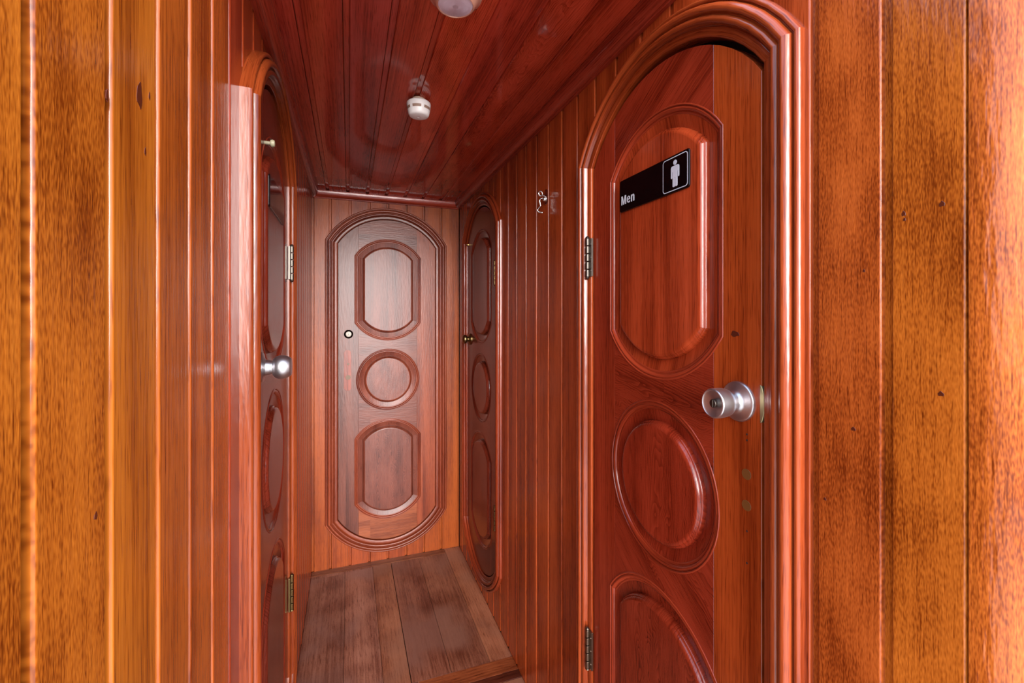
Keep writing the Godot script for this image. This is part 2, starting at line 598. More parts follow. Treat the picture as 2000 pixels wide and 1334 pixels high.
func disc(d: Node3D, called: String, x: float, y: float, z: float, rx: float, ry: float, m: Material, sd := 0) -> void:
	var poly := PackedVector2Array()
	for k in 20:
		var an := TAU * k / 20.0
		var w := 1.0 + (0.14 * sin(an * 3.0 + sd) + 0.1 * sin(an * 5.0 + sd * 2.0) if sd else 0.0)
		poly.append(Vector2(x + cos(an) * rx * w, y + sin(an) * ry * w))
	var mb := MB.new()
	slab(mb, poly, z - 0.001, z + 0.0003, 0.0, Vector2(0.1, 0.1), 0.0002)
	put(mb, called, m, d)


# ------------------------------------------------------------------ the scene
func _ready() -> void:
	rng.seed = 71
	# ---- camera: upright lens shifted downward a little (f 873.6 px on a 2000 x 1334 frame)
	var cam := Camera3D.new()
	cam.name = "camera"
	var near := 0.05
	cam.projection = Camera3D.PROJECTION_FRUSTUM
	cam.keep_aspect = Camera3D.KEEP_HEIGHT
	cam.near = near
	cam.far = 60.0
	cam.size = 1334.0 / 873.6 * near
	cam.frustum_offset = Vector2(0.0, -(667.0 - 618.6) / 873.6 * near)
	cam.position = Vector3(0, EYE, 0)
	cam.rotation.y = -0.3496
	add_child(cam)
	cam.current = true
	# ---- sky and daylight from the open deck behind the camera
	var we := WorldEnvironment.new()
	we.name = "environment"
	var env := Environment.new()
	env.background_mode = Environment.BG_SKY
	var sky := Sky.new()
	var sm := ProceduralSkyMaterial.new()
	sm.sky_top_color = Color(0.72, 0.82, 0.95)
	sm.sky_horizon_color = Color(0.96, 0.97, 1.0)
	sm.ground_horizon_color = Color(0.80, 0.82, 0.84)
	sm.ground_bottom_color = Color(0.5, 0.5, 0.5)
	sm.sky_energy_multiplier = 1.0
	sm.ground_energy_multiplier = 1.0
	sm.sun_angle_max = 0.0
	sky.sky_material = sm
	env.sky = sky
	env.background_energy_multiplier = 3.0
	env.tonemap_mode = Environment.TONE_MAPPER_LINEAR
	env.tonemap_exposure = 1.2
	env.sdfgi_enabled = true
	env.ssao_enabled = true
	env.ssil_enabled = true
	we.environment = env
	add_child(we)
	var sun := DirectionalLight3D.new()
	sun.name = "hazy_sun"
	sun.light_color = Color(1.0, 0.98, 0.97)
	sun.light_energy = 2.4
	sun.light_angular_distance = 36.0
	sun.shadow_enabled = true
	add_child(sun)
	sun.look_at_from_position(Vector3(0.03, 0.17, 1.0), Vector3.ZERO)

	textures()
	shell()
	doors()
	things()


func textures() -> void:
	for k in ["stripe", "fleck", "cathedral", "floor"]:
		tex[k] = wood_texture(k, 11 + k.length() * 7)
	tex["ripple"] = ripple_texture(640, 500, 0.06, 1.2, 5)


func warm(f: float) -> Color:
	# the lining's tone: 0 deep red mahogany, 1 the lighter orange of boards by the opening
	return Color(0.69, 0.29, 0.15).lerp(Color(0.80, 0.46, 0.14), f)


func shell() -> void:
	var y_top := CEIL + 0.01
	var D_left := {"x": 1.29}
	var D_near := {"x": -0.812}
	var D_far := {"x": -2.205}
	var D_back := {"x": 0.2145}
	# left wall
	var wl := root("wall_left", facing(Vector3(LEFT, 0, 0), Vector3(0, 0, -1), Vector3(0, 1, 0), Vector3(1, 0, 0)), "left wall of upright varnished tongue-and-groove mahogany boards, orange near the camera", "wall", "structure")
	for i in range(-2, 23):
		var s := 0.3783 + 0.1015 * i - 0.0105
		var e := minf(s + 0.1015, -BACK)
		if s > -BACK - 0.012:
			continue
		var mb := MB.new()
		var near_door := absf((s + e) / 2 - D_left.x) < 0.42
		plank(mb, s, e, 0.0, y_top, Vector2(rng.randf() * 0.28, 0), hole(D_left) if near_door else {})
		var f: float = [1.0, 1.0, 0.95, 1.0, 0.75, 0.62, 0.5, -0.1, 0.1, 0.05][mini(i + 2, 9)]  # the darkest board has the dark it reflects put into its tone
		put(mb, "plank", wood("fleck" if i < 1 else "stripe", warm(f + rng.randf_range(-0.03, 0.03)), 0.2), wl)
	backing(wl, 0.1648, -BACK + 0.1)
	var scar := plain(Color(0.33, 0.13, 0.05), 0.3)
	for q in [[0.426, 0.258, 0.002, 0.006], [0.470, 0.186, 0.0022, 0.005], [0.532, 0.215, 0.006, 0.012], [0.545, 0.165, 0.002, 0.004], [0.452, -0.160, 0.0025, 0.003], [0.555, 0.225, 0.0018, 0.004]]:
		disc(wl, "wood_knot", q[0], EYE + q[1], 0.0, q[2], q[3], scar, 4)
	# right wall: joints at fixed spacing, the boards nearest the camera broader in tone
	var wr := root("wall_right", facing(Vector3(RIGHT, 0, 0), Vector3(0, 0, 1), Vector3(0, 1, 0), Vector3(-1, 0, 0)), "right wall of upright varnished tongue-and-groove mahogany boards with two arched doors", "wall", "structure")
	for i in range(-9, 15):
		var s := -(1.7879 - 0.1018 * i)
		var e := minf(s + 0.1018, -0.2885)
		if i == 14:
			s = -0.3715
			e = -0.2885
		elif i == 13:
			e = -0.3715
		s = maxf(s, BACK)
		var mb := MB.new()
		var dd := {}
		if absf((s + e) / 2 - D_near.x) < 0.42:
			dd = hole(D_near)
		elif absf((s + e) / 2 - D_far.x) < 0.42:
			dd = hole(D_far)
		plank(mb, s, e, 0.0, y_top, Vector2(rng.randf() * 0.28, 0), dd)
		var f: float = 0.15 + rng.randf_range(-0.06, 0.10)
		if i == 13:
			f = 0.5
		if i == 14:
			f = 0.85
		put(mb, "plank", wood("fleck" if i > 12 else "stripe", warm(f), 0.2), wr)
	backing(wr, BACK - 0.1, -0.2885)
	var mark := plain(Color(0.30, 0.11, 0.05), 0.3)
	for q in [[-0.3475, 0.125, 0.0022, 0.003], [-0.3465, 0.118, 0.0014, 0.002], [-0.310, 0.128, 0.0028, 0.003], [-0.311, -0.088, 0.003, 0.0026], [-0.405, -0.150, 0.003, 0.0025], [-0.392, 0.060, 0.0016, 0.002], [-0.443, -0.258, 0.002, 0.002]]:
		disc(wr, "wood_knot", q[0], EYE + q[1], 0.0, q[2], q[3], mark, 3)
	# back wall
	var wb := root("wall_back", facing(Vector3(0, 0, BACK), Vector3(1, 0, 0), Vector3(0, 1, 0), Vector3(0, 0, 1)), "end wall of upright mahogany boards round the arched door facing the camera", "wall", "structure")
	for i in range(-1, 8):
		var s := -0.0973 + 0.1031 * i - 0.005
		var e := minf(s + 0.1031, RIGHT)
		s = maxf(s, LEFT)
		if i == 7:
			continue
		if i == 6:
			e = RIGHT
		var mb := MB.new()
		plank(mb, s, e, 0.0, y_top, Vector2(rng.randf() * 0.24, 0), hole(D_back))
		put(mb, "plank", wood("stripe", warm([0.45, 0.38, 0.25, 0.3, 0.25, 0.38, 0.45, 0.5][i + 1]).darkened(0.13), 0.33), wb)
	backing(wb, LEFT - 0.1, RIGHT + 0.1)
	# ceiling
	var ce := root("ceiling", facing(Vector3(0, CEIL, 0), Vector3(-1, 0, 0), Vector3(0, 0, -1), Vector3(0, -1, 0)), "low ceiling of glossy dark red mahogany boards running the length of the passage", "ceiling", "structure")
	for i in range(-1, 8):
		var e := -(-0.0973 + 0.1031 * i - 0.005)
		var s := e - 0.1031
		e = minf(e, -LEFT)
		s = maxf(s, -RIGHT)
		if e - s < 0.02:
			continue
		var mb := MB.new()
		plank(mb, s, e, ROOF_START, -BACK, Vector2(0.146 if i == 5 else rng.randf() * 0.28, -0.1), {}, 0.0145, 0.006)
		var c: Color = [Color(0.750, 0.275, 0.213), Color(0.775, 0.288, 0.213), Color(0.725, 0.275, 0.237), Color(0.800, 0.312, 0.225), Color(0.875, 0.338, 0.225), Color(0.775, 0.275, 0.200), Color(0.775, 0.288, 0.188), Color(0.750, 0.275, 0.175), Color(0.775, 0.300, 0.188)][i + 1]
		put(mb, "plank", wood("cathedral" if i == 5 or i == 3 else "stripe", c, 0.085, 0.0), ce)
	var mbc := MB.new()
	box(mbc, Vector3(-RIGHT - 0.12, ROOF_START, -0.08), Vector3(-LEFT + 0.12, -BACK + 0.12, -0.012))
	put(mbc, "ceiling_backing", wood("stripe", warm(0.1), 0.5, 0.0), ce)
	# floor: long worn boards, a crosswise threshold board, a thin strip along the end wall
	var fl := root("floor", facing(Vector3.ZERO, Vector3(1, 0, 0), Vector3(0, 0, -1), Vector3(0, 1, 0)), "worn scuffed brown wooden floor of broad boards", "floor", "structure")
	var edges := [LEFT, -0.02, 0.124, 0.224, 0.38, 0.538, RIGHT]
	var tone := [Color(0.62, 0.43, 0.36), Color(0.68, 0.47, 0.39), Color(0.66, 0.43, 0.32), Color(0.60, 0.39, 0.31), Color(0.63, 0.42, 0.33), Color(0.72, 0.48, 0.36)]
	for k in 6:
		for run in [[0.202, 1.62], [1.735, 2.625]]:
			var lo: float = run[0]
			var hi: float = run[1]
			if k == 5 and run[0] > 1.0:
				hi = 2.676
			var mb := MB.new()
			var gap := 0.0022 if k == 3 else 0.0007
			slab(mb, PackedVector2Array([Vector2(edges[k] + gap, lo), Vector2(edges[k + 1] - 0.0006, lo), Vector2(edges[k + 1] - 0.0006, hi), Vector2(edges[k] + gap, hi)]), -0.025, 0.0, 0.0, Vector2(0.2, -0.3 - 0.013 * k), 0.0008)
			put(mb, "floorboard", wood("floor", tone[k], 0.3, 0.6), fl)
	for q in [[1.622, 1.66, LEFT, RIGHT, Color(0.40, 0.20, 0.14)], [1.662, 1.733, LEFT, 0.25, Color(0.46, 0.26, 0.18)], [1.662, 1.733, 0.252, RIGHT, Color(0.62, 0.34, 0.20)], [2.627, 2.676, LEFT, 0.5375, Color(0.60, 0.38, 0.27)]]:
		var mb := MB.new()
		slab(mb, PackedVector2Array([Vector2(q[2] + 0.0006, q[0]), Vector2(q[3] - 0.0006, q[0]), Vector2(q[3] - 0.0006, q[1]), Vector2(q[2] + 0.0006, q[1])]), -0.025, 0.001, PI / 2, Vector2(0.3, 0.3), 0.0008)
		put(mb, "floorboard", wood("floor", q[4], 0.3, 0.6), fl)
	var mbf := MB.new()
	box(mbf, Vector3(-3.0, -2.8, -0.09), Vector3(3.5, 2.8, -0.02))
	put(mbf, "subfloor", wood("floor", Color(0.2, 0.12, 0.09), 0.6, 0.0), fl)
	var deck := MB.new()
	box(deck, Vector3(-3.0, -2.8, -0.02), Vector3(3.5, 0.2, 0.0))
	var dk := root("trim_5", facing(Vector3.ZERO, Vector3(1, 0, 0), Vector3(0, 0, -1), Vector3(0, 1, 0)), "unseen open deck behind the camera, made pale to bounce daylight onto the ceiling", "deck", "structure")
	put(deck, "deck_surface", plain(Color(0.86, 0.83, 0.78), 0.6), dk)  # unseen deck, coloured pale to throw daylight up at the ceiling
	# cornices
	var cove := []
	var drop := 0.036
	var out := 0.036
	cove.append(Vector2(0.0, -drop - 0.002))
	cove.append(Vector2(0.0105, -drop - 0.002))
	for k in 9:
		var an := -PI / 2 + k * PI / 2 / 8.0
		cove.append(Vector2(0.010 + (out - 0.013) * cos(an), -0.003 + (drop - 0.006) * sin(an)))
	cove.append(Vector2(out, -0.003))
	cove.append(Vector2(out, 0.0))
	var cm := wood("stripe", Color(0.68, 0.26, 0.18), 0.26)
	for side in 3:
		var mb := MB.new()
		var prof := []
		var lo := []
		var hi := []
		for p in cove:
			prof.append(Vector2(-p.x, p.y) if side == 1 else p)
			lo.append(ROOF_START if side < 2 else p.x)
			hi.append(-BACK - p.x if side < 2 else RIGHT - LEFT - p.x)
		if side != 1:
			prof.reverse()
			lo.reverse()
			hi.reverse()
		moulding(mb, prof, lo, hi, Vector2(0.1 * side, 0))
		# the moulding's (x, z) plane: x away from the wall, z up; Y along the wall
		var tf := [facing(Vector3(LEFT, CEIL, 0), Vector3(1, 0, 0), Vector3(0, 0, -1), Vector3(0, 1, 0)), facing(Vector3(RIGHT, CEIL, 0), Vector3(1, 0, 0), Vector3(0, 0, -1), Vector3(0, 1, 0)), facing(Vector3(LEFT, CEIL, BACK), Vector3(0, 0, 1), Vector3(1, 0, 0), Vector3(0, 1, 0))][side] as Transform3D
		var o := root("trim_%d" % (side + 1), tf, ["rounded dark red cornice moulding between left wall and ceiling", "rounded dark red cornice moulding between right wall and ceiling", "short dark red cornice moulding across the end wall under the ceiling"][side], "cornice", "structure")
		put(mb, "moulding", cm, o)
	# rounded post at the mouth of the passage, right
	var post := MB.new()
	var pp := [Vector2(-0.01, 0.2), Vector2(-0.01, 0.0015), Vector2(0.0, 0.0015)]
	var pr := 0.07
	pp = []
	pp.append(Vector2(0.0006, -0.02))
	pp.append(Vector2(0.0006, -0.0015))
	for k in 13:
		var an := PI / 2 * k / 12.0
		pp.append(Vector2(0.002 + pr * sin(an), -pr + pr * cos(an)))
	pp.append(Vector2(0.002 + pr, -0.16))
	var lo := []
	var hi := []
	for p in pp:
		lo.append(0.0)
		hi.append(y_top)
	moulding(post, pp, lo, hi, Vector2(0.12, 0))
	var po := root("trim_4", facing(Vector3(RIGHT, 0, -0.2885), Vector3(0, 0, 1), Vector3(0, 1, 0), Vector3(-1, 0, 0)), "broad rounded corner post at right edge of the picture, scuffed orange wood", "post", "structure")
	put(post, "corner_post", wood("fleck", Color(0.78, 0.42, 0.15), 0.22, 0.8), po)


func backing(w: Node3D, x0: float, x1: float) -> void:
	var mb := MB.new()
	box(mb, Vector3(minf(x0, x1), -0.02, -0.10), Vector3(maxf(x0, x1), CEIL + 0.05, -0.05))
	put(mb, "wall_backing", wood("stripe", Color(0.16, 0.06, 0.04), 0.6, 0.0), w)


func doors() -> void:
	var steel := plain(Color(0.78, 0.77, 0.78), 0.36, 1.0)
	var chrome := plain(Color(0.40, 0.375, 0.35), 0.42, 1.0)
	var aged := plain(Color(0.50, 0.42, 0.28), 0.3, 1.0)
	var red := Color(0.50, 0.19, 0.115)
	# end door
	var tb := [Color(0.540, 0.252, 0.153), Color(0.450, 0.252, 0.198), Color(0.576, 0.288, 0.180), Color(0.468, 0.243, 0.180), Color(0.594, 0.333, 0.216), Color(0.504, 0.261, 0.198), Color(0.504, 0.252, 0.180), Color(0.468, 0.252, 0.198), Color(0.522, 0.243, 0.153)]
	var d1 := door("door_1", facing(Vector3(0.2145, 0, BACK), Vector3(1, 0, 0), Vector3(0, 1, 0), Vector3(0, 0, 1)), "round-topped mahogany door in the end wall, facing the camera, with keyhole lock", {"tones": tb, "panel_rough": 0.31, "rough": 0.30, "hang": 0.0})
	var mb := MB.new()
	lathe(mb, [[0.0245, 0.0], [0.0245, 0.004], [0.0225, 0.009], [0.0165, 0.012], [0.0160, 0.011]], Transform3D(Basis(), Vector3(-0.2165, EYE - 0.098, 0)), 40)
	var lk := put(mb, "lock", plain(Color(0.22, 0.20, 0.19), 0.3, 1.0), d1)
	mb = MB.new()
	lathe(mb, [[0.0162, 0.011], [0.0150, 0.0135], [0.0120, 0.0138], [0.0115, 0.0128], [0.0095, 0.0128], [0.0092, 0.0140], [0.0, 0.0142]], Transform3D(Basis(), Vector3(-0.2165, EYE - 0.098, 0)), 40)
	put(mb, "lock_cylinder", chrome, lk)
	mb = MB.new()
	box(mb, Vector3(-0.2175, EYE - 0.1025, 0.0135), Vector3(-0.2155, EYE - 0.0935, 0.0146))
	put(mb, "keyhole", plain(Color(0.03, 0.03, 0.03), 0.6), lk)
	var patch := PackedVector2Array()
	for k in 24:
		var an := TAU * k / 24.0
		patch.append(Vector2(-0.2215 + 0.019 * cos(an), EYE - 0.302 + 0.019 * sin(an) + (0.096 if sin(an) > 0 else -0.096)))
	mb = MB.new()
	slab(mb, patch, -0.001, 0.0003, 0.0, Vector2(0.1, 0.1), 0.0002)
	put(mb, "bare_patch", wood("stripe", Color(0.60, 0.27, 0.17), 0.31, 0.3), d1)
	disc(d1, "filled_hole", -0.2185, EYE - 0.341, 0.0005, 0.014, 0.0135, plain(Color(0.38, 0.27, 0.17), 0.5))
	disc(d1, "filled_hole", -0.2180, EYE - 0.266, 0.0005, 0.006, 0.006, plain(Color(0.36, 0.26, 0.17), 0.5))
	# left door
	var tl := [Color(0.56, 0.26, 0.12), Color(0.403, 0.146, 0.101), Color(0.403, 0.146, 0.101), Color(0.403, 0.146, 0.101), Color(0.403, 0.146, 0.101), Color(0.448, 0.168, 0.112), Color(0.448, 0.168, 0.112), Color(0.403, 0.157, 0.112), Color(0.493, 0.179, 0.112)]
	var lift := 0.011
	var d2 := door("door_2", facing(Vector3(LEFT, 0, -1.29), Vector3(0, 0, -1), Vector3(0, 1, 0), Vector3(1, 0, 0)), "arched door in the left wall with steel ball knob, seen almost edge-on", {"tones": tl, "lift": lift, "panel_rough": 0.16})
	knob(d2, -0.198, EYE - 0.110, lift, [[0.034, 0.0], [0.034, 0.003], [0.0315, 0.006], [0.022, 0.008], [0.0165, 0.012], [0.0155, 0.02]],
		[[0.0155, 0.008], [0.0150, 0.0225], [0.0140, 0.0235], [0.0140, 0.0245], [0.0185, 0.026], [0.0235, 0.031], [0.0258, 0.038], [0.0260, 0.045], [0.0245, 0.052], [0.0205, 0.0585], [0.0200, 0.0600], [0.0180, 0.0612], [0.0, 0.0615]], steel)
	hinge(d2, 0.277, EYE + 0.169, lift + 0.006, chrome, -1.0)
	hinge(d2, 0.277, EYE - 0.872, lift + 0.006, aged, -1.0)
	mb = MB.new()
	lathe(mb, [[0.004, 0.0], [0.004, 0.012], [0.0075, 0.013], [0.0085, 0.017], [0.0065, 0.021], [0.0, 0.022]], Transform3D(Basis(), Vector3(-0.145, EYE + 0.395, lift)), 24)
	put(mb, "door_stop", plain(Color(0.55, 0.52, 0.42), 0.45), d2)
	# near right door
	var tn := [Color(0.66, 0.30, 0.145), Color(0.627, 0.228, 0.131), Color(0.707, 0.308, 0.125), Color(0.593, 0.211, 0.125), Color(0.570, 0.205, 0.114), Color(0.707, 0.285, 0.148), Color(0.593, 0.205, 0.120), Color(0.570, 0.205, 0.120), Color(0.638, 0.245, 0.142)]
	var d3 := door("door_3", facing(Vector3(RIGHT, 0, -0.812), Vector3(0, 0, 1), Vector3(0, 1, 0), Vector3(-1, 0, 0)), "arched door nearest the camera in the right wall, carrying the black Men sign", {"tones": tn, "rail_turn": PI / 2 - 0.55, "near_kind": "stripe"})
	var kn := knob(d3, 0.220, EYE - 0.146, 0.0, [[0.0345, 0.0], [0.0345, 0.0025], [0.0335, 0.0045], [0.0325, 0.0050], [0.0300, 0.0065], [0.0215, 0.0090], [0.0165, 0.0125], [0.0155, 0.018], [0.0155, 0.026]],
		[[0.0150, 0.020], [0.0155, 0.0245], [0.0195, 0.0260], [0.0225, 0.0290], [0.0245, 0.0360], [0.0252, 0.0450], [0.0250, 0.0560], [0.0240, 0.0580], [0.0225, 0.0585], [0.0200, 0.0560], [0.0100, 0.0530], [0.0070, 0.0528]], steel)
	mb = MB.new()
	lathe(mb, [[0.0072, 0.0528], [0.0072, 0.0570], [0.0065, 0.0578], [0.0, 0.0580]], Transform3D(Basis(), Vector3(0.220, EYE - 0.146, 0)), 24)
	box(mb, Vector3(0.2188, EYE - 0.152, 0.0578), Vector3(0.2212, EYE - 0.140, 0.0590), 0.0004)
	put(mb, "turn_button", chrome, kn)
	mb = MB.new()
	var plate := PackedVector2Array()
	for k in 17:
		var an := PI * k / 16.0 - PI / 2
		plate.append(Vector2(0.2635 + 0.0078 * cos(an), EYE - 0.143 + 0.031 * sin(an)))
	slab(mb, plate, -0.02, 0.0012, 0.0, Vector2.ZERO)
	put(mb, "strike_plate", plain(Color(0.66, 0.60, 0.44), 0.4, 0.8), d3)
	hinge(d3, -0.279, EYE + 0.163, 0.0085, chrome, 1.0)
	hinge(d3, -0.279, EYE - 0.918, 0.0085, plain(Color(0.50, 0.44, 0.38), 0.35, 1.0), 1.0)
	var dull := plain(Color(0.42, 0.25, 0.10), 0.45)
	disc(d3, "filled_hole", 0.236, EYE - 0.267, 0.0, 0.0095, 0.0092, dull)
	disc(d3, "filled_hole", 0.236, EYE - 0.320, 0.0, 0.0095, 0.0090, dull)
	var hole_dark := plain(Color(0.04, 0.02, 0.015), 0.8)
	for y in [-0.199, -0.209, -0.363, -0.417]:
		disc(d3, "screw_hole", 0.237, EYE + y, 0.0, 0.0016, 0.0018, hole_dark)
	disc(d3, "wood_knot", 0.212, EYE - 0.030, 0.0, 0.0085, 0.005, plain(Color(0.30, 0.11, 0.06), 0.3), 2)
	# far right door
	var tf := [Color(0.58, 0.24, 0.13), Color(0.44, 0.17, 0.115), Color(0.44, 0.17, 0.115), Color(0.44, 0.17, 0.115), Color(0.42, 0.16, 0.11), Color(0.48, 0.20, 0.14), Color(0.46, 0.18, 0.12), Color(0.46, 0.18, 0.12), Color(0.46, 0.17, 0.11)]
	var d4 := door("door_4", facing(Vector3(RIGHT, 0, -2.205), Vector3(0, 0, 1), Vector3(0, 1, 0), Vector3(-1, 0, 0)), "arched door at the far end of the right wall with aged brass knob", {"tones": tf, "panel_rough": 0.16})
	knob(d4, -0.205, EYE - 0.124, 0.0, [[0.031, 0.0], [0.031, 0.004], [0.024, 0.010], [0.013, 0.014], [0.012, 0.018]], [[0.012, 0.014], [0.013, 0.018], [0.021, 0.022], [0.0245, 0.030], [0.0235, 0.038], [0.017, 0.045], [0.0, 0.047]], aged)
	hinge(d4, 0.277, EYE + 0.198, 0.0085, aged, -1.0)
	hinge(d4, 0.277, EYE - 0.911, 0.0085, aged, -1.0)
	mb = MB.new()
	tube(mb, [Vector3(-0.262, EYE + 0.405, 0.010), Vector3(-0.255, EYE + 0.405, 0.016), Vector3(-0.246, EYE + 0.406, 0.018), Vector3(-0.238, EYE + 0.404, 0.016), Vector3(-0.234, EYE + 0.398, 0.010)], [0.002, 0.002, 0.002, 0.002, 0.0018])
	lathe(mb, [[0.006, 0.0], [0.0055, 0.003], [0.003, 0.004], [0.003, 0.014], [0.0042, 0.016], [0.0, 0.020]], Transform3D(Basis(), Vector3(-0.247, EYE + 0.405, 0)), 16)
	put(mb, "hook_latch", plain(Color(0.80, 0.70, 0.46), 0.25, 1.0), d4)


func rounded(x0: float, y0: float, x1: float, y1: float, r: float) -> PackedVector2Array:
	var out := PackedVector2Array()
	for c in [[x1 - r, y1 - r, 0.0], [x0 + r, y1 - r, 0.5], [x0 + r, y0 + r, 1.0], [x1 - r, y0 + r, 1.5]]:
		for k in 7:
			var an: float = PI * (c[2] + k / 12.0)
			out.append(Vector2(c[0] + r * cos(an), c[1] + r * sin(an)))
	return out


func things() -> void:
	# ---- the Men sign on the upper panel of the near right door
	var black := plain(Color(0.012, 0.012, 0.016), 0.12)
	var white := plain(Color(0.72, 0.72, 0.76), 0.4)
	var sg := root("restroom_sign", facing(Vector3(RIGHT - 0.0054, EYE + 0.2925, -0.8215), Vector3(0, 0, 1), Vector3(0, 1, 0), Vector3(-1, 0, 0)), "black Men sign with white standing figure on near right door", "sign")
	var mb := MB.new()
	slab(mb, rounded(-0.1195, -0.0385, 0.1195, 0.0385, 0.006), 0.0, 0.003, 0.0, Vector2.ZERO, 0.0008)
	put(mb, "plate", black, sg)
	mb = MB.new()
	var o := rounded(0.0415, -0.0345, 0.1155, 0.0345, 0.007)
	var inn := rounded(0.0432, -0.0328, 0.1138, 0.0328, 0.0055)
	for k in o.size():
		var q := (k + 1) % o.size()
		mb.flat(Vector3(o[k].x, o[k].y, 0.0033), Vector3(o[q].x, o[q].y, 0.0033), Vector3(inn[q].x, inn[q].y, 0.0033), Vector3(inn[k].x, inn[k].y, 0.0033), Vector3(0, 0, 1), Vector2.ZERO, Vector2.ZERO, Vector2.ZERO, Vector2.ZERO)
		mb.flat(Vector3(o[k].x, o[k].y, 0.0028), Vector3(o[q].x, o[q].y, 0.0028), Vector3(o[q].x, o[q].y, 0.0033), Vector3(o[k].x, o[k].y, 0.0033), Vector3(o[k].x - 0.0785, o[k].y, 0).normalized(), Vector2.ZERO, Vector2.ZERO, Vector2.ZERO, Vector2.ZERO)
	put(mb, "border_line", white, sg)
	mb = MB.new()
	var cx := 0.079
	var body := PackedVector2Array([Vector2(0.0072, -0.0255), Vector2(0.0072, 0.004), Vector2(0.0085, 0.004), Vector2(0.0085, -0.0075), Vector2(0.0098, -0.0090), Vector2(0.0112, -0.0090), Vector2(0.0124, -0.0075), Vector2(0.0124, 0.0115), Vector2(0.0112, 0.0145), Vector2(0.0085, 0.0160)])
	var fig := PackedVector2Array()
	fig.append(Vector2(cx + 0.0006, -0.0075))
	fig.append(Vector2(cx + 0.0006, -0.0255))
	fig.append(Vector2(cx + 0.0018, -0.0272))
	fig.append(Vector2(cx + 0.0056, -0.0272))
	for p in body:
		fig.append(Vector2(cx + p.x, p.y))
	for k in range(body.size() - 1, -1, -1):
		fig.append(Vector2(cx - body[k].x, body[k].y))
	fig.append(Vector2(cx - 0.0056, -0.0272))
	fig.append(Vector2(cx - 0.0018, -0.0272))
	fig.append(Vector2(cx - 0.0006, -0.0255))
	fig.append(Vector2(cx - 0.0006, -0.0075))
	slab(mb, fig, 0.0028, 0.0034, 0.0, Vector2.ZERO, 0.0001)
	var head := PackedVector2Array()
	for k in 20:
		head.append(Vector2(cx + 0.0052 * cos(TAU * k / 20), 0.0222 + 0.0052 * sin(TAU * k / 20)))
	slab(mb, head, 0.0028, 0.0034, 0.0, Vector2.ZERO, 0.0001)
	put(mb, "figure_symbol", white, sg)
	var tm := TextMesh.new()
	var ft := SystemFont.new()
	ft.font_names = PackedStringArray(["Droid Sans"])
	ft.font_weight = 700
	tm.font = ft
	tm.text = "Men"
	tm.font_size = 48
	tm.pixel_size = 0.0286 / 48.0
	tm.depth = 0.0006
	tm.horizontal_alignment = HORIZONTAL_ALIGNMENT_LEFT
	tm.vertical_alignment = VERTICAL_ALIGNMENT_BOTTOM
	var lt := MeshInstance3D.new()
	lt.name = "lettering"
	lt.mesh = tm
	lt.material_override = white
	lt.position = Vector3(-0.1140, -0.0285, 0.0031)
	lt.scale = Vector3(0.92, 1.0, 1.0)
	sg.add_child(lt, true)
	# ---- the sign on the left door, seen almost edge-on
	var sl := root("door_sign", facing(Vector3(LEFT + 0.0164, EYE + 0.294, -1.284), Vector3(0, 0, -1), Vector3(0, 1, 0), Vector3(1, 0, 0)), "dark glossy sign plate on left door, seen almost edge-on, with a pale bluish edge", "sign")
	mb = MB.new()
	slab(mb, rounded(-0.1195, -0.0385, 0.1195, 0.0385, 0.006), 0.0, 0.0035, 0.0, Vector2.ZERO, 0.0008)
	put(mb, "plate", plain(Color(0.05, 0.03, 0.035), 0.08), sl)
	# ---- chrome coat hook between the doors
	var chrome := plain(Color(0.74, 0.73, 0.72), 0.12, 1.0)
	var hk := root("coat_hook", facing(Vector3(RIGHT, EYE + 0.398, -1.392), Vector3(0, 0, 1), Vector3(0, 1, 0), Vector3(-1, 0, 0)), "small chrome double coat hook on right wall between the doors", "hook")
	mb = MB.new()
	slab(mb, rounded(-0.009, -0.016, 0.009, 0.036, 0.008), 0.0, 0.003, 0.0, Vector2.ZERO, 0.0008)
	lathe(mb, [[0.009, 0.003], [0.0085, 0.008], [0.0065, 0.012], [0.0, 0.014]], Transform3D(Basis(), Vector3(0, 0.002, 0)), 24)
	put(mb, "hook_plate", chrome, hk)
	for e in [[-0.006, [[0.002, 0.004], [0.012, 0.006], [0.021, 0.000], [0.020, -0.011], [0.018, -0.020], [0.024, -0.028], [0.029, -0.036], [0.023, -0.042], [0.012, -0.043]]], [0.006, [[0.002, 0.008], [0.013, 0.012], [0.024, 0.010], [0.030, 0.017], [0.027, 0.025], [0.019, 0.024], [0.016, 0.017]]]]:
		mb = MB.new()
		var pts := []
		for q in e[1]:
			pts.append(Vector3(e[0], q[1], q[0] + 0.002))
		tube(mb, smooth_path(pts), fill(2.6, (pts.size() - 1) * 4 + 1), 12)
		ball(mb, pts[-1], 0.0036)
		put(mb, "hook_arm", chrome, hk)
	# ---- white smoke detector hanging from the ceiling
	var shell_white := plain(Color(0.88, 0.86, 0.85), 0.35)
	var sd := root("smoke_detector", facing(Vector3(0.2085, CEIL, -1.437), Vector3(-1, 0, 0), Vector3(0, 0, -1), Vector3(0, -1, 0)), "small white round smoke detector on the ceiling boards", "smoke detector")
	mb = MB.new()
	lathe(mb, [[0.0, -0.001], [0.021, -0.001], [0.021, 0.009], [0.020, 0.0105]], Transform3D(), 40)
	put(mb, "base", plain(Color(0.80, 0.70, 0.62), 0.4), sd)
	mb = MB.new()
	lathe(mb, [[0.0, 0.0095], [0.030, 0.0095], [0.0345, 0.0105], [0.0372, 0.013], [0.0378, 0.016], [0.0365, 0.027], [0.0352, 0.0345], [0.0342, 0.0400], [0.0325, 0.0475], [0.0300, 0.0520], [0.0250, 0.0545], [0.0120, 0.0560], [0.0055, 0.0560], [0.0050, 0.0548], [0.0, 0.0545]], Transform3D(), 48)
	put(mb, "body", shell_white, sd)
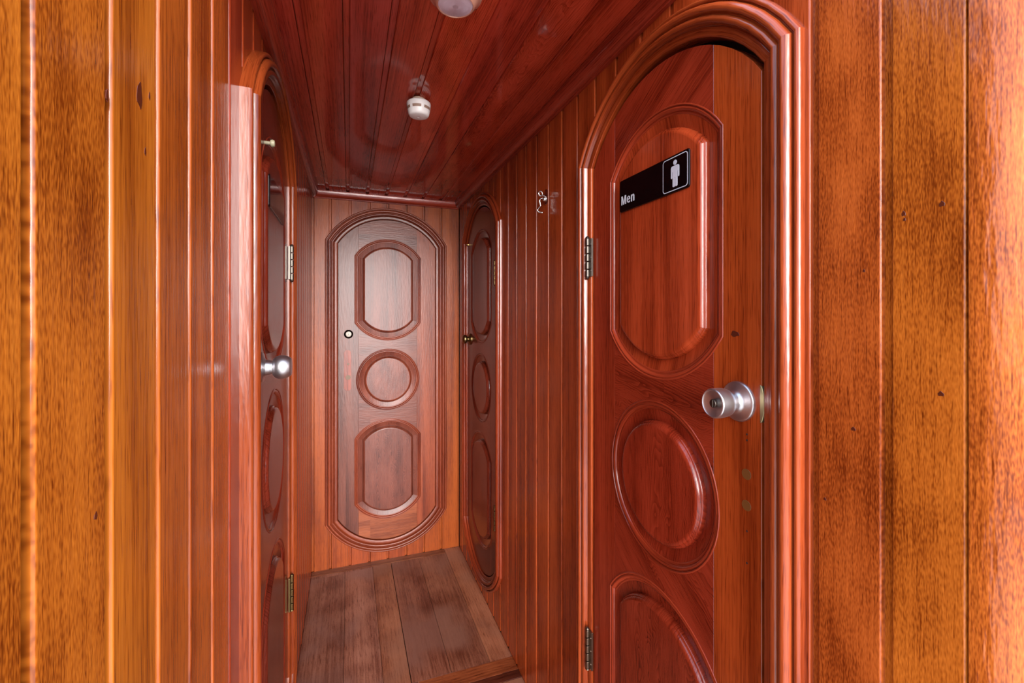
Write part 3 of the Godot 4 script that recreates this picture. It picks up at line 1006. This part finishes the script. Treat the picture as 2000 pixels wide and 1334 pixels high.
	for k in 6:
		mb = MB.new()
		var a0 := TAU * k / 6.0 + 0.45
		for j in 8:
			var q := []
			for e in [[j, 0], [j + 1, 0], [j + 1, 1], [j, 1]]:
				var an: float = a0 + 0.78 * e[0] / 8.0
				var r: float = 0.03665 if e[1] == 0 else 0.03525
				q.append(Vector3(cos(an) * r, sin(an) * r, 0.0285 if e[1] == 0 else 0.0365))
			var nn := Vector3(cos(a0 + 0.78 * (j + 0.5) / 8.0), sin(a0 + 0.78 * (j + 0.5) / 8.0), 0.15).normalized()
			mb.flat(q[0], q[1], q[2], q[3], nn, Vector2.ZERO, Vector2.ZERO, Vector2.ZERO, Vector2.ZERO)
		put(mb, "vent_slot", plain(Color(0.55, 0.44, 0.38), 0.6), sd)
	# ---- unlit ceiling lamp with ribbed lens
	var lp := root("ceiling_lamp", facing(Vector3(0.2135, CEIL, -0.938), Vector3(-1, 0, 0), Vector3(0, 0, -1), Vector3(0, -1, 0)), "round unlit ceiling lamp with polished metal rim and ribbed lens", "lamp")
	mb = MB.new()
	lathe(mb, [[0.058, 0.0], [0.058, 0.005], [0.0555, 0.009], [0.049, 0.0125], [0.043, 0.022], [0.0405, 0.0265], [0.0375, 0.0275], [0.0365, 0.0255]], Transform3D(), 56)
	lathe(mb, [[0.004, 0.0], [0.004, 0.003], [0.0, 0.004]], Transform3D(Basis(), Vector3(-0.004, 0.0535, 0.0085)), 12)
	put(mb, "rim", plain(Color(0.93, 0.70, 0.60), 0.2, 0.45), lp)
	mb = MB.new()
	var lens := plain(Color(0.72, 0.62, 0.66), 0.3)
	lathe(mb, [[0.0368, 0.0255], [0.030, 0.0275], [0.016, 0.0290], [0.0, 0.0295]], Transform3D(), 56)
	put(mb, "lens", lens, lp)
	mb = MB.new()
	for k in 72:
		var an := TAU * k / 72.0
		var dir := Vector3(cos(an), sin(an), 0)
		tube(mb, [dir * 0.036 + Vector3(0, 0, 0.0258), dir * 0.024 + Vector3(0, 0, 0.0283), dir * 0.006 + Vector3(0, 0, 0.0293)], [0.0011, 0.0008, 0.0003], 5)
	var ribs := put(mb, "lens_ribs", plain(Color(0.80, 0.70, 0.74), 0.25), lp)
	ribs.set_meta("kind", "stuff")


func ball(mb: MB, at: Vector3, r: float) -> void:
	var prof := []
	for k in 9:
		var an := -PI / 2 + PI * k / 8.0
		prof.append([r * cos(an), r * sin(an)])
	lathe(mb, prof, Transform3D(Basis(), at), 16, 0.5)


func fill(mm: float, count: int) -> Array:
	var out := []
	for k in count:
		out.append(mm / 1000.0)
	return out


func smooth_path(pts: Array) -> Array:
	var out := []
	for k in pts.size() - 1:
		for j in 4:
			var a: Vector3 = pts[maxi(k - 1, 0)]
			var b: Vector3 = pts[k]
			var c: Vector3 = pts[k + 1]
			var d: Vector3 = pts[mini(k + 2, pts.size() - 1)]
			out.append(b.cubic_interpolate(c, a, d, j / 4.0))
	out.append(pts[-1])
	return out
